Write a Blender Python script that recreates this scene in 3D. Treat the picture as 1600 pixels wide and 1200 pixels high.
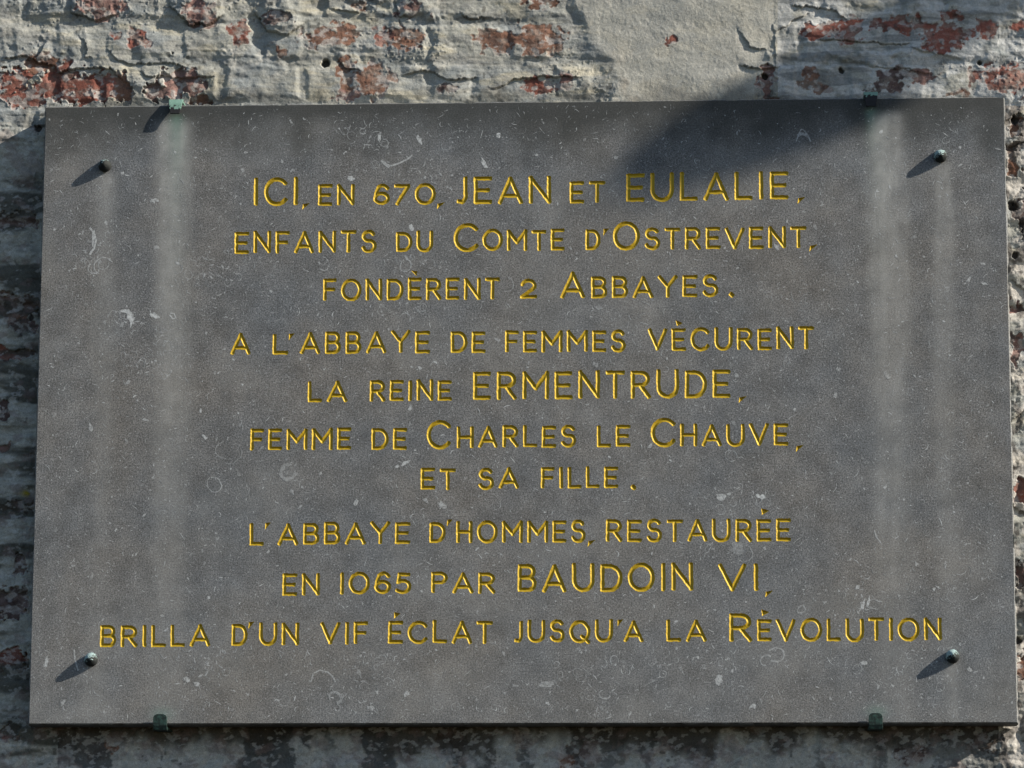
import bpy, bmesh, math
import numpy as np
from mathutils import Matrix, Vector

SC = bpy.context.scene
for o in list(bpy.data.objects):
    bpy.data.objects.remove(o)

# ------------------------------------------------------------------ camera
W, H = 1.5, 0.97118            # plaque size in metres; its front face is the plane y = 0
FPX = 5600.0                   # focal length in photograph pixels (1600 wide)
RW = np.array([[0.99853151, 0.00639997, 0.05379465],      # plaque right / up / out axes in camera space
               [0.00330524, 0.98395023, -0.17841251],
               [-0.05407309, 0.17832832, 0.98248415]])
CPOS = np.array([1.03330628, -0.46003367, 5.41330416])    # right, up, out
cam_d = bpy.data.cameras.new('camera')
cam = bpy.data.objects.new('camera', cam_d)
SC.collection.objects.link(cam)
cam_d.sensor_width = 36.0
cam_d.lens = FPX / 1600.0 * 36.0
cam_d.clip_start = 0.1
cam_d.clip_end = 500.0
m = Matrix.Identity(4)
for i in range(3):             # column i = camera axis i in world
    m[0][i] = RW[0, i]
    m[1][i] = -RW[2, i]
    m[2][i] = RW[1, i]
m[0][3], m[1][3], m[2][3] = CPOS[0], -CPOS[2], CPOS[1]
cam.matrix_world = m
SC.camera = cam

# ------------------------------------------------------------------ light
ALPHA = math.radians(14.0)     # the sun rakes along the wall
sdir = Vector((-0.855 * math.cos(ALPHA), math.sin(ALPHA), -0.52 * math.cos(ALPHA))).normalized()
elev = math.asin(-sdir.z)
azim = math.atan2(-sdir.x, -sdir.y)
world = bpy.data.worlds.new('World')
SC.world = world
world.use_nodes = True
wn = world.node_tree
bg = wn.nodes['Background']
sky = wn.nodes.new('ShaderNodeTexSky')
sky.sky_type = 'NISHITA'
sky.sun_disc = False
sky.sun_elevation = elev
sky.sun_rotation = azim
sky.air_density = 1.0
sky.dust_density = 0.5
sky.ozone_density = 2.2
wn.links.new(sky.outputs[0], bg.inputs[0])
bg.inputs[1].default_value = 0.075
sun_d = bpy.data.lights.new('sun', 'SUN')
sun_d.energy = 4.6
sun_d.angle = math.radians(0.55)
sun_d.color = (1.0, 0.91, 0.79)
sun = bpy.data.objects.new('sun', sun_d)
SC.collection.objects.link(sun)
sun.rotation_mode = 'QUATERNION'
sun.rotation_quaternion = sdir.to_track_quat('-Z', 'Y')
sun.location = (3, -2, 3)
SC.view_settings.view_transform = 'Standard'
SC.view_settings.look = 'None'
SC.view_settings.gamma = 1.0
SC.view_settings.use_curve_mapping = False
SC.view_settings.exposure = 0.80

# ------------------------------------------------------------------ numpy helpers
def at(px, py, y=0.0):
    """photo pixel -> (x, z) on the vertical plane at depth y (metres)"""
    px = np.asarray(px, float); py = np.asarray(py, float)
    dx = (px - 800.0) / FPX; dy = -(py - 600.0) / FPX; dz = -1.0
    d0 = RW[0, 0] * dx + RW[0, 1] * dy + RW[0, 2] * dz
    d1 = RW[1, 0] * dx + RW[1, 1] * dy + RW[1, 2] * dz
    d2 = RW[2, 0] * dx + RW[2, 1] * dy + RW[2, 2] * dz
    t = (-y - CPOS[2]) / d2
    return CPOS[0] + d0 * t, CPOS[1] + d1 * t

def to_px(x, z, y=0.0):
    q0 = x - CPOS[0]; q1 = z - CPOS[1]; q2 = -y - CPOS[2]
    c0 = RW[0, 0] * q0 + RW[1, 0] * q1 + RW[2, 0] * q2
    c1 = RW[0, 1] * q0 + RW[1, 1] * q1 + RW[2, 1] * q2
    c2 = RW[0, 2] * q0 + RW[1, 2] * q1 + RW[2, 2] * q2
    return 800.0 - FPX * c0 / c2, 600.0 + FPX * c1 / c2

def hash2(ix, iy, seed):
    h = (ix.astype(np.int64) * 374761393 + iy.astype(np.int64) * 668265263 + seed * 1442695041) & 0xffffffff
    h = ((h ^ (h >> 13)) * 1274126177) & 0xffffffff
    h = ((h ^ (h >> 16)) * 2246822519) & 0xffffffff
    h = h ^ (h >> 15)
    return (h & 0xffffff).astype(np.float32) / float(0xffffff)

def vnoise(x, y, seed):
    x0 = np.floor(x); y0 = np.floor(y)
    fx = (x - x0).astype(np.float32); fy = (y - y0).astype(np.float32)
    fx = fx * fx * fx * (fx * (fx * 6 - 15) + 10); fy = fy * fy * fy * (fy * (fy * 6 - 15) + 10)
    a = hash2(x0, y0, seed); b = hash2(x0 + 1, y0, seed)
    c = hash2(x0, y0 + 1, seed); d = hash2(x0 + 1, y0 + 1, seed)
    return (a + (b - a) * fx) * (1 - fy) + (c + (d - c) * fx) * fy

def fbm(x, y, seed, octaves=4, gain=0.5):
    """roughly -1..1"""
    s = 0; amp = 1.0; tot = 0; f = 1.0
    ca, sa = math.cos(0.6), math.sin(0.6)
    for o in range(octaves):
        s = s + amp * (vnoise((ca * x - sa * y) * f + 17.3 * o, (sa * x + ca * y) * f - 9.1 * o, seed + 31 * o) * 2 - 1)
        tot += amp; amp *= gain; f *= 2.03
    return s / tot * 1.6

def sstep(a, b, x):
    t = np.clip((x - a) / (b - a), 0, 1)
    return t * t * (3 - 2 * t)

def mixc(c, col, f):
    return c + (np.asarray(col, np.float32) - c) * f[..., None]

def mesh_obj(name, verts, faces, mat, parent=None, smooth=True):
    """faces: int array (n,4) or (n,3)"""
    me = bpy.data.meshes.new(name)
    verts = np.asarray(verts, np.float32); faces = np.asarray(faces, np.int32)
    k = faces.shape[1]
    me.vertices.add(len(verts)); me.vertices.foreach_set('co', verts.ravel())
    me.loops.add(faces.size); me.loops.foreach_set('vertex_index', faces.ravel())
    me.polygons.add(len(faces)); me.polygons.foreach_set('loop_start', np.arange(0, faces.size, k, dtype=np.int32))
    me.update(calc_edges=True)
    me.polygons.foreach_set('use_smooth', np.full(len(faces), smooth))
    me.materials.append(mat)
    o = bpy.data.objects.new(name, me)
    SC.collection.objects.link(o)
    if parent: o.parent = parent
    return o

def col_attr(o, name, cols):
    a = o.data.color_attributes.new(name, 'FLOAT_COLOR', 'POINT')
    c = np.ones((len(cols), 4), np.float32); c[:, :3] = cols
    a.data.foreach_set('color', c.ravel())

def flt_attr(o, name, vals):
    a = o.data.attributes.new(name, 'FLOAT', 'POINT')
    a.data.foreach_set('value', np.asarray(vals, np.float32).ravel())

def compact(faces, *arrays):
    used = np.unique(faces)
    remap = np.zeros(used.max() + 1, np.int64); remap[used] = np.arange(len(used))
    return (remap[faces],) + tuple(a[used] for a in arrays)

def bm_obj(name, bm, mat, parent=None, smooth=False):
    me = bpy.data.meshes.new(name)
    bmesh.ops.recalc_face_normals(bm, faces=bm.faces)
    bm.to_mesh(me); bm.free()
    for p in me.polygons: p.use_smooth = smooth
    me.materials.append(mat)
    o = bpy.data.objects.new(name, me)
    SC.collection.objects.link(o)
    if parent: o.parent = parent
    return o

def tag(o, label=None, cat=None, group=None, kind=None):
    if label: o['label'] = label
    if cat: o['category'] = cat
    if group: o['group'] = group
    if kind: o['kind'] = kind
    return o

# ------------------------------------------------------------------ node helpers
class NT:
    def __init__(s, name):
        s.mat = bpy.data.materials.new(name); s.mat.use_nodes = True
        s.t = s.mat.node_tree; s.bsdf = s.t.nodes['Principled BSDF']
        s.co = s.t.nodes.new('ShaderNodeTexCoord').outputs['Object']
    def n(s, typ, **kw):
        nd = s.t.nodes.new(typ)
        for k, v in kw.items(): setattr(nd, k, v)
        return nd
    def l(s, a, b): s.t.links.new(a, b)
    def setin(s, sock, v):
        if hasattr(v, 'is_output'): s.l(v, sock)
        else: sock.default_value = v
    def noise(s, scale, detail=3, rough=0.55, vec=None):
        nd = s.n('ShaderNodeTexNoise'); s.l(vec or s.co, nd.inputs['Vector'])
        nd.inputs['Scale'].default_value = scale; nd.inputs['Detail'].default_value = detail
        nd.inputs['Roughness'].default_value = rough
        return nd.outputs['Fac']
    def vor(s, scale, feature='F1'):
        nd = s.n('ShaderNodeTexVoronoi', feature=feature); s.l(s.co, nd.inputs['Vector'])
        nd.inputs['Scale'].default_value = scale
        return nd
    def math(s, op, a, b=0.0, c=0.0):
        nd = s.n('ShaderNodeMath', operation=op)
        s.setin(nd.inputs[0], a); s.setin(nd.inputs[1], b); s.setin(nd.inputs[2], c)
        return nd.outputs[0]
    def rng(s, v, a, b, c=0.0, d=1.0):
        nd = s.n('ShaderNodeMapRange'); s.l(v, nd.inputs[0])
        for i, q in enumerate((a, b, c, d)): nd.inputs[i + 1].default_value = q
        return nd.outputs[0]
    def mix(s, f, a, b, mode='MIX'):
        nd = s.n('ShaderNodeMix', data_type='RGBA', blend_type=mode)
        s.setin(nd.inputs[0], f)
        for sock, v in ((nd.inputs[6], a), (nd.inputs[7], b)):
            if hasattr(v, 'is_output'): s.l(v, sock)
            else: sock.default_value = (*v, 1.0) if len(v) == 3 else v
        return nd.outputs[2]
    def attr(s, name, out='Fac'):
        nd = s.n('ShaderNodeAttribute'); nd.attribute_name = name
        return nd.outputs[out]
    def bump(s, h, strength, dist):
        nd = s.n('ShaderNodeBump'); nd.inputs['Strength'].default_value = strength
        nd.inputs['Distance'].default_value = dist; s.l(h, nd.inputs['Height'])
        s.l(nd.outputs[0], s.bsdf.inputs['Normal'])
    def out(s, color, rough=0.8, metal=0.0, spec=0.3):
        s.setin(s.bsdf.inputs['Base Color'], color if hasattr(color, 'is_output') else (*color, 1))
        s.setin(s.bsdf.inputs['Roughness'], rough); s.setin(s.bsdf.inputs['Metallic'], metal)
        s.bsdf.inputs['Specular IOR Level'].default_value = spec
        return s.mat

# ------------------------------------------------------------------ materials
def mat_wall():
    t = NT('limewashed_brick')
    c = t.attr('albedo', 'Color')
    g = t.noise(900, 3, 0.7); g2 = t.noise(260, 4, 0.65)
    f = t.math('MULTIPLY', t.rng(g, 0.3, 0.7, 0.68, 1.3), t.rng(g2, 0.25, 0.75, 0.82, 1.18))
    c = t.mix(1.0, c, t.mix(0.0, t.n_col(f), (1, 1, 1)), 'MULTIPLY') if False else t.mix(1.0, c, f, 'MULTIPLY')
    hh = t.math('ADD', t.math('MULTIPLY', g2, 0.7), t.math('MULTIPLY', g, 0.3))
    t.bump(hh, 0.75, 0.0015)
    return t.out(c, 0.92, 0, 0.12)

def mat_stone():
    t = NT('blue_limestone')
    mott = t.noise(5, 5, 0.6); m2 = t.noise(26, 5, 0.65)
    c = t.mix(t.rng(mott, 0.35, 0.65), (0.126, 0.136, 0.145), (0.155, 0.151, 0.143))
    c = t.mix(1.0, c, t.rng(m2, 0.3, 0.7, 0.74, 1.24), 'MULTIPLY')
    # grain
    g = t.noise(430, 3, 0.85); g2 = t.noise(1100, 1, 0.5)
    c = t.mix(1.0, c, t.rng(g, 0.38, 0.62, 0.42, 1.58), 'MULTIPLY')
    c = t.mix(1.0, c, t.rng(g2, 0.3, 0.7, 0.7, 1.3), 'MULTIPLY')
    # shell dust: sparse pale specks and dark pits
    v = t.vor(210); sp = t.math('MULTIPLY', t.rng(v.outputs['Distance'], 0.13, 0.24, 1.0, 0.0),
                                t.rng(t.noise(60, 3), 0.36, 0.66, 0.0, 0.9))
    c = t.mix(sp, c, (0.36, 0.37, 0.38))
    v2 = t.vor(160); pit = t.math('MULTIPLY', t.rng(v2.outputs['Distance'], 0.10, 0.2, 1.0, 0.0),
                                  t.rng(t.noise(45, 2), 0.5, 0.7, 0.0, 0.7))
    c = t.mix(pit, c, (0.05, 0.05, 0.05))
    # weathering carried by the mesh: lime streaks, soot, copper green, plus painted light and shade on the edges
    st = t.math('MULTIPLY', t.attr('lime'), t.rng(t.noise(70, 4, 0.7), 0.3, 0.7, 0.65, 1.2))
    c = t.mix(st, c, (0.36, 0.365, 0.35))
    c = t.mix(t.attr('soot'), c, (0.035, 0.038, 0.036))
    c = t.mix(t.attr('copper'), c, (0.13, 0.24, 0.20))
    fo = t.math('MULTIPLY', t.attr('fossil'), t.rng(t.noise(260, 3, 0.75), 0.34, 0.56, 0.15, 1.25))
    c = t.mix(fo, c, (0.52, 0.55, 0.56))
    t.bump(g, 0.22, 0.0006)
    return t.out(c, 0.7, 0, 0.2)

def mat_gold():
    t = NT('gilding')
    n1 = t.noise(420, 3, 0.7); n2 = t.noise(60, 3)
    c = t.mix(t.rng(n2, 0.3, 0.7), (0.39, 0.262, 0.008), (0.44, 0.297, 0.010))
    c = t.mix(t.rng(n1, 0.60, 0.75, 0, 0.35), c, (0.36, 0.19, 0.02))
    t.bump(n1, 0.18, 0.0004)
    return t.out(c, 0.55, 0.25, 0.4)

def mat_bronze(thr=0.1):
    t = NT('weathered_bronze')
    n1 = t.noise(300, 4, 0.75); n2 = t.noise(70, 2)
    geo = t.n('ShaderNodeNewGeometry'); sx = t.n('ShaderNodeSeparateXYZ'); t.l(geo.outputs['Normal'], sx.inputs[0])
    up = t.math('ADD', t.math('MULTIPLY', sx.outputs[2], 0.62), t.math('MULTIPLY', sx.outputs[0], -0.28))
    f = t.math('ADD', up, t.math('MULTIPLY', t.math('SUBTRACT', n1, 0.5), 2.6))
    c = t.mix(t.rng(n2, 0.35, 0.65), (0.016, 0.019, 0.02), (0.03, 0.034, 0.032))
    c = t.mix(t.rng(f, thr, thr + 0.05), c, (0.27, 0.37, 0.37))
    t.bump(n1, 0.4, 0.001)
    return t.out(c, 0.75, 0.0, 0.2)

def mat_verdigris(bright, dark_z=-0.0068):
    t = NT('verdigris_pale' if bright else 'verdigris_dark')
    n1 = t.noise(170, 4, 0.65)
    if bright:
        c = t.mix(t.rng(n1, 0.3, 0.7), (0.115, 0.22, 0.175), (0.165, 0.28, 0.235))
    else:
        c = t.mix(t.rng(n1, 0.45, 0.72), (0.011, 0.022, 0.02), (0.035, 0.085, 0.07))
    sep = t.n('ShaderNodeSeparateXYZ'); t.l(t.co, sep.inputs[0])
    lo = t.math('ADD', sep.outputs[2], t.math('MULTIPLY', t.math('SUBTRACT', t.noise(190, 3), 0.5), 0.034))
    if bright:      # bare dark metal along the chipped lower edge of the lip
        c = t.mix(t.rng(lo, dark_z - 0.0005, dark_z + 0.0005, 1, 0), c, (0.012, 0.012, 0.014))
    t.bump(n1, 0.4, 0.001)
    return t.out(c, 0.7, 0.0, 0.3)

M_wall, M_stone, M_gold, M_bronze = mat_wall(), mat_stone(), mat_gold(), mat_bronze()
M_bronze_bare = mat_bronze(0.5)
M_pale, M_dark, M_teal = mat_verdigris(True), mat_verdigris(False), mat_verdigris(True, 0.001)

# ------------------------------------------------------------------ the wall
YW = 0.050                      # mean depth of the wall face behind the plaque's front
TH = 0.044                      # plaque thickness

# exposed brick: (u, v, half width, half height, colour kind)  in photo pixels
RED, BROWN, PINK, PURP = range(4)
BRICKS = [
 (160, 6, 34, 22, PINK), (312, 22, 24, 22, PINK), (430, 30, 22, 10, PURP), (640, 16, 22, 12, PINK), (840, 4, 20, 10, BROWN), (560, 8, 16, 8, BROWN),
 (376, 56, 18, 23, RED), (216, 60, 15, 16, RED), (183, 55, 8, 6, RED), (433, 76, 8, 12, BROWN), (500, 62, 26, 14, BROWN), (540, 56, 22, 18, BROWN),
 (598, 58, 14, 16, RED), (630, 60, 30, 20, BROWN), (762, 58, 18, 14, BROWN), (785, 66, 26, 16, BROWN), (845, 64, 36, 24, BROWN), (1046, 65, 14, 6, RED),
 (1278, 50, 24, 14, RED), (1320, 48, 34, 17, RED), (1375, 44, 18, 8, RED), (1425, 42, 42, 11, RED), (1470, 62, 34, 18, RED), (1500, 50, 24, 12, RED), (1545, 46, 16, 12, RED), (1590, 40, 14, 10, RED),
 (22, 130, 30, 26, RED), (45, 150, 24, 16, RED), (64, 100, 30, 14, BROWN), (95, 128, 26, 34, RED), (150, 136, 46, 26, RED), (190, 140, 16, 22, BROWN),
 (284, 132, 30, 22, PINK), (250, 145, 20, 14, PURP), (310, 158, 20, 8, BROWN), (540, 122, 16, 28, BROWN), (584, 126, 28, 24, BROWN), (545, 150, 22, 12, PINK),
 (840, 134, 28, 14, RED), (885, 130, 14, 14, PINK), (700, 138, 16, 10, PURP), (1199, 130, 14, 26, PINK), (1262, 120, 14, 16, BROWN), (1285, 136, 16, 8, BROWN),
 (1398, 116, 32, 13, PURP), (1440, 118, 24, 10, PINK), (1380, 134, 26, 10, PURP), (1515, 120, 8, 14, PURP), (1560, 122, 42, 21, RED), (1600, 124, 30, 22, RED), (1500, 148, 22, 8, BROWN), (1490, 26, 18, 8, RED),
 (22, 480, 40, 20, BROWN), (22, 553, 32, 10, RED), (40, 505, 24, 14, PURP), (20, 345, 40, 14, PURP), (18, 790, 38, 8, BROWN), (18, 940, 26, 22, PURP), (20, 1030, 24, 16, RED), (10, 1145, 22, 12, RED), (4, 640, 10, 16, PURP), (10, 700, 14, 8, PINK), (30, 880, 10, 14, PURP),
 (1588, 195, 12, 20, BROWN), (1584, 250, 10, 22, BROWN), (1590, 480, 14, 10, PINK), (1588, 545, 10, 24, PINK), (1592, 770, 12, 20, RED), (1596, 330, 8, 30, PURP), (1596, 900, 10, 16, RED), (1598, 1040, 12, 20, BROWN),
 (1420, 1180, 26, 16, PURP), (150, 1170, 24, 20, BROWN), (1540, 1160, 26, 14, BROWN), (900, 1185, 20, 22, BROWN), (700, 1150, 20, 10, BROWN),
]
# plaster edges that lift off the wall: (polyline, drop in mm)
LEDGES = [
 ([(10, 92), (40, 86), (60, 96), (80, 100), (95, 114), (112, 109), (122, 106), (150, 108), (172, 107), (178, 112), (184, 118), (194, 127)], 3.6),
 ([(70, 70), (58, 88), (34, 96)], 2.5),
 ([(222, 113), (230, 119), (240, 122), (252, 117), (270, 120), (300, 119), (332, 120)], 2.8),
 ([(128, 62), (136, 74), (134, 88), (142, 92)], 2.2), ([(170, 78), (182, 94), (220, 100), (270, 98), (290, 106)], 2.0),
 ([(110, 4), (112, 22), (150, 30), (180, 24)], 3.5), ([(265, 8), (280, 22), (296, 38), (328, 40), (345, 28)], 4.5), ([(400, 20), (418, 48), (450, 54), (470, 40)], 4.0),
 ([(528, 92), (536, 104), (560, 110)], 2.8), ([(634, 116), (660, 110), (676, 112), (700, 126), (742, 122)], 3.0), ([(770, 138), (786, 132), (800, 122), (835, 124), (850, 120), (868, 122), (905, 120)], 3.0),
 ([(516, 14), (560, 18), (570, 10)], 2.5), ([(620, 6), (625, 26), (650, 24)], 3.0), ([(720, 20), (735, 32), (760, 28)], 2.5),
 ([(1210, 46), (1212, 70), (1210, 108)], 2.8), ([(1158, 103), (1190, 107), (1212, 106)], 3.0), ([(1156, 50), (1172, 74), (1195, 78)], 2.4), ([(1215, 48), (1240, 30), (1262, 22)], 2.0),
 ([(1280, 64), (1340, 66), (1420, 70)], 2.2), ([(1428, 76), (1470, 84), (1500, 92)], 2.6), ([(1352, 102), (1400, 104), (1450, 112)], 2.0), ([(1240, 10), (1300, 14), (1320, 30)], 2.6),
 ([(1570, 190), (1590, 176), (1600, 180)], 3.0), ([(1574, 330), (1590, 300)], 3.0), ([(1580, 660), (1600, 640)], 3.5), ([(1580, 790), (1600, 800)], 3.0), ([(1576, 230), (1600, 222)], 3.5), ([(1582, 440), (1600, 452)], 3.0),
]
HOLES = [(508, 98, 7, 10), (1195, 119, 5.5, 9), (1530, 97, 4, 6), (1314, 110, 4, 5), (1587, 187, 7, 7), (1582, 322, 9, 8), (60, 201, 6, 5), (48, 495, 5, 4), (1586, 400, 6, 6), (1590, 1000, 6, 6), (270, 84, 2, 3)]

# lumps (+) and hollows (-) of the coat: (u, v, half width, half height, mm)
BUMPS = [(312, 14, 46, 26, 6.0), (150, 6, 44, 20, 5.0), (446, 22, 30, 24, 5.5), (45, 22, 40, 26, -5.5), (112, 34, 24, 20, -3.5), (404, 38, 18, 30, -6.0), (250, 34, 46, 14, -3.0), (560, 8, 60, 9, -5.0), (650, 20, 34, 18, 4.5), (690, 30, 40, 9, -4.5),
 (365, 92, 30, 10, 2.5), (452, 98, 12, 12, -4.5), (418, 80, 10, 14, -4.0), (560, 84, 46, 8, -3.5), (590, 100, 70, 8, -2.0), (672, 66, 7, 34, -3.5), (684, 84, 20, 40, 2.5), (780, 36, 50, 7, -3.5), (860, 94, 50, 8, -3.5), (340, 140, 70, 12, 2.5), (180, 92, 30, 20, 3.0), (100, 66, 40, 16, 3.0), (270, 76, 70, 18, 1.5), (20, 60, 30, 26, 3.0),
 (1175, 68, 22, 18, -5.0), (1200, 92, 16, 14, 3.0), (1020, 22, 40, 30, -3.0), (1290, 76, 60, 9, -3.0), (1370, 88, 90, 8, 2.5), (1320, 20, 70, 12, -3.0), (1460, 20, 60, 14, 3.0), (1520, 84, 40, 12, 2.5), (1330, 100, 60, 6, -3.0), (1350, 140, 14, 12, -3.0)]

def seg_dist(u, v, poly):
    """distance to a polyline and the signed side (positive = below / right in the photo)"""
    best = np.full(u.shape, 1e9, np.float32); side = np.zeros(u.shape, np.float32)
    for (x0, y0), (x1, y1) in zip(poly[:-1], poly[1:]):
        dx, dy = x1 - x0, y1 - y0; L2 = dx * dx + dy * dy
        t = np.clip(((u - x0) * dx + (v - y0) * dy) / L2, 0, 1)
        ex = u - (x0 + t * dx); ey = v - (y0 + t * dy)
        d = np.hypot(ex, ey)
        s = (dx * (v - y0) - dy * (u - x0))
        k = d < best
        best = np.where(k, d, best); side = np.where(k, np.sign(s), side)
    return best, side

PLASTER = [(872, -40), (1236, -40), (1252, 18), (1222, 36), (1210, 60), (1208, 104), (1196, 130), (1170, 175), (930, 175), (975, 130), (955, 95), (915, 48)]
def poly_sdf(u, v, poly):
    inside = np.zeros(u.shape, bool); d = np.full(u.shape, 1e9, np.float32)
    n = len(poly)
    for i in range(n):
        x0, y0 = poly[i]; x1, y1 = poly[(i + 1) % n]
        dd, _ = seg_dist(u, v, [(x0, y0), (x1, y1)])
        d = np.minimum(d, dd)
        c = ((y0 > v) != (y1 > v)) & (u < (x1 - x0) * (v - y0) / ((y1 - y0) or 1e-9) + x0)
        inside ^= c
    return np.where(inside, d, -d)

def wall_field(u, v):
    """relief in millimetres (towards the viewer), albedo and plaster mask at photo positions u, v"""
    u = u.astype(np.float32); v = v.astype(np.float32)
    wu = u + 5 * fbm(u / 40, v / 40, 3, 3); wv = v + 4 * fbm(u / 60, v / 45, 5, 3)
    # courses and bricks
    rowf = (wv - 97) / 64.0
    row = np.floor(rowf); fv = (rowf - row) * 64.0
    e_v = np.minimum(fv, 64 - fv)
    off = hash2(row, row * 0, 11) * 120
    cu = (wu + off) / 195.0; ci = np.floor(cu); fu = (cu - ci) * 195.0
    head = fu > 125
    e_u = np.where(head, np.minimum(fu - 125, 195 - fu), np.minimum(fu, 125 - fu))
    bid = ci * 2 + head
    bh = hash2(bid, row, 21); bt = hash2(bid, row, 22)
    edge = np.minimum(e_v - 3, e_u - 3)
    prof = sstep(0, 9, edge)
    n_mid = fbm(u / 22, v / 22, 41, 4); n_fine = fbm(u / 5.5, v / 5.5, 51, 3); n_big = fbm(u / 130, v / 90, 61, 3)
    h_brick = prof * (2.5 + 5.0 * bh) + 1.1 * n_mid * prof + 0.7 * n_fine
    crag = ((v > 1125) | ((u < 95) & (v > 180)) | (u > 1560)).astype(np.float32)
    # exposed brick mask
    wx = u + 9 * fbm(u / 17, v / 17, 71, 3); wy = v + 7 * fbm(u / 17, v / 17, 81, 3)
    F = np.full(u.shape, -9, np.float32); K = np.zeros(u.shape, np.int32)
    for (bu, bv, hw, hh, kind) in BRICKS:
        sel = np.abs(u - bu) < hw * 2.2 + 30
        sel &= np.abs(v - bv) < hh * 2.2 + 30
        if not sel.any(): continue
        q = (np.abs((wx[sel] - bu) / hw) ** 2.6 + np.abs((wy[sel] - bv) / hh) ** 2.6) ** (1 / 2.6)
        f = 1 - q
        cur = F[sel]; kk = f > cur
        F[sel] = np.where(kk, f, cur); kcur = K[sel]; K[sel] = np.where(kk, kind, kcur)
    far = (v < -12) | (u < -12) | (u > 1612) | (v > 1212)
    gen = np.where(far, fbm(u / 60, v / 34, 91, 4) - 0.35, -9)
    K = np.where(gen > F, (bt * 3.99).astype(np.int32), K)
    F = np.maximum(F, gen)
    F = F + 0.34 * fbm(u / 9, v / 8, 101, 4) + 0.14 * n_fine
    thick = np.clip(sstep(88, 104, v) * (u < 350) * (v < 200) + (np.hypot(u - 1199, v - 130) < 32) + (u > 1560) * (v > 170) + (u < 60) * (v > 200) + far, 0, 1)
    E = sstep(-0.09 + 0.04 * thick, 0.12 - 0.07 * thick, F)
    # lime coat
    S = sstep(-10, 10, poly_sdf(u + 10 * n_mid, v + 8 * n_mid, PLASTER)) * (v < 190)
    lumps = fbm(u / 55, v / 30, 111, 4)
    h_coat = 3.6 + (0.30 + 0.3 * sstep(-0.2, 0.5, n_big)) * prof * (2.0 + 4.5 * bh) + 2.6 * lumps + 2.0 * n_big + 0.6 * n_mid  + 0.28 * fbm(u / 60, v / 4, 121, 3) + 0.14 * n_fine
    scr = fbm((u * 0.8 + v * 0.6) / 70, (u * -0.6 + v * 0.8) * 0 + (u * 0.86 - v * 0.5) / 3.2, 131, 3)
    h_smooth = 7.2 + 2.2 * fbm(u / 150, v / 90, 141, 3) + 0.13 * scr * sstep(-0.3, 0.4, fbm(u / 60, v / 60, 145, 2)) + 0.2 * n_fine + 0.35 * n_mid
    for (bu, bv, hw, hh, mm) in BUMPS:
        sel = (np.abs(u - bu) < 2.2 * hw + 12) & (np.abs(v - bv) < 2.2 * hh + 12)
        if not sel.any(): continue
        q = ((wx[sel] - bu) / hw) ** 2 + ((wy[sel] - bv) / hh) ** 2
        h_coat[sel] += mm * (1.1 if mm > 0 else 0.8) * np.exp(-q ** 1.5)
    h_coat = h_coat * (1 - S) + h_smooth * S
    h_coat = h_coat + crag * (1.3 * n_mid + 0.3 * n_fine)
    lip = np.exp(-(F / 0.22) ** 2) * (1 - E) * (0.25 + 0.65 * thick)
    h = np.where(E > 0, h_coat + lip - (np.maximum(h_coat - h_brick, 1.1) + 0.6) * E * (0.16 + 0.84 * thick) - 0.5 * n_fine * E * (1 - thick), h_coat + lip)
    crack = np.zeros(u.shape, np.float32)
    for poly, drop in LEDGES:
        xs = [p[0] for p in poly]; ys = [p[1] for p in poly]
        sel = (u > min(xs) - 60) & (u < max(xs) + 60) & (v > min(ys) - 60) & (v < max(ys) + 60)
        if not sel.any(): continue
        uu = u[sel] + 2.2 * n_mid[sel] + 1.5 * n_fine[sel]; vv = v[sel] + 2.2 * n_mid[sel] - 1.5 * n_fine[sel]
        d, s = seg_dist(uu, vv, poly)
        ex0 = np.clip((uu - min(xs) + 6) / 12, 0, 1) * np.clip((max(xs) + 6 - uu) / 12, 0, 1)
        up = np.where(s < 0, drop * 0.75 * np.exp(-d / 20), 0)
        dn = np.where(s >= 0, drop * 1.1 * np.exp(-d / 13), 0)
        h[sel] += (up - dn) * ex0
        crack[sel] = np.maximum(crack[sel], np.where((s >= 0) & (d < 2.4), 1 - d / 2.4, 0) * sstep(-0.5, 0.2, n_mid[sel]) * ex0)
    hole = np.zeros(u.shape, np.float32)
    for hu, hv, r, dep in HOLES:
        d = np.hypot(u - hu + 2 * n_fine, v - hv + 2 * n_fine)
        k = 1 - sstep(r * 0.75, r * 1.1, d)
        h = h - dep * k; hole = np.maximum(hole, k)
    # crumbs and blisters
    cr = vnoise(u / 3.4, v / 3.4, 151); crm = sstep(0.1, 0.5, fbm(u / 80, v / 50, 161, 3)) * (1 - S)
    h = h + 1.0 * sstep(0.72, 0.9, cr) * (0.15 + 0.9 * crm)
    # ---------------- albedo
    n_c = fbm(u / 70, v / 45, 171, 4); n_d = fbm(u / 26, v / 18, 181, 4); n_e = fbm(u / 8, v / 7, 191, 3)
    c = np.empty(u.shape + (3,), np.float32); c[:] = (0.325, 0.328, 0.295)
    c = mixc(c, (0.22, 0.243, 0.25), sstep(-0.1, 0.5, n_c) * 0.75)
    c = mixc(c, (0.46, 0.45, 0.40), sstep(0.15, 0.6, n_d) * 0.55)
    c = mixc(c, (0.42, 0.38, 0.27), sstep(0.2, 0.7, fbm(u / 50, v / 20, 201, 4)) * 0.45)
    c = mixc(c, (0.27, 0.29, 0.29), sstep(0.05, 0.5, fbm(u / 110, v / 9, 205, 4)) * 0.5 * (1 - S))
    c = mixc(c, (0.20, 0.205, 0.20), sstep(0.12, 0.55, fbm(u / 30, v / 11, 211, 4)) * 0.5 * (1 - S))
    c = mixc(c, (0.39, 0.385, 0.345), S * 0.7)
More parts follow.
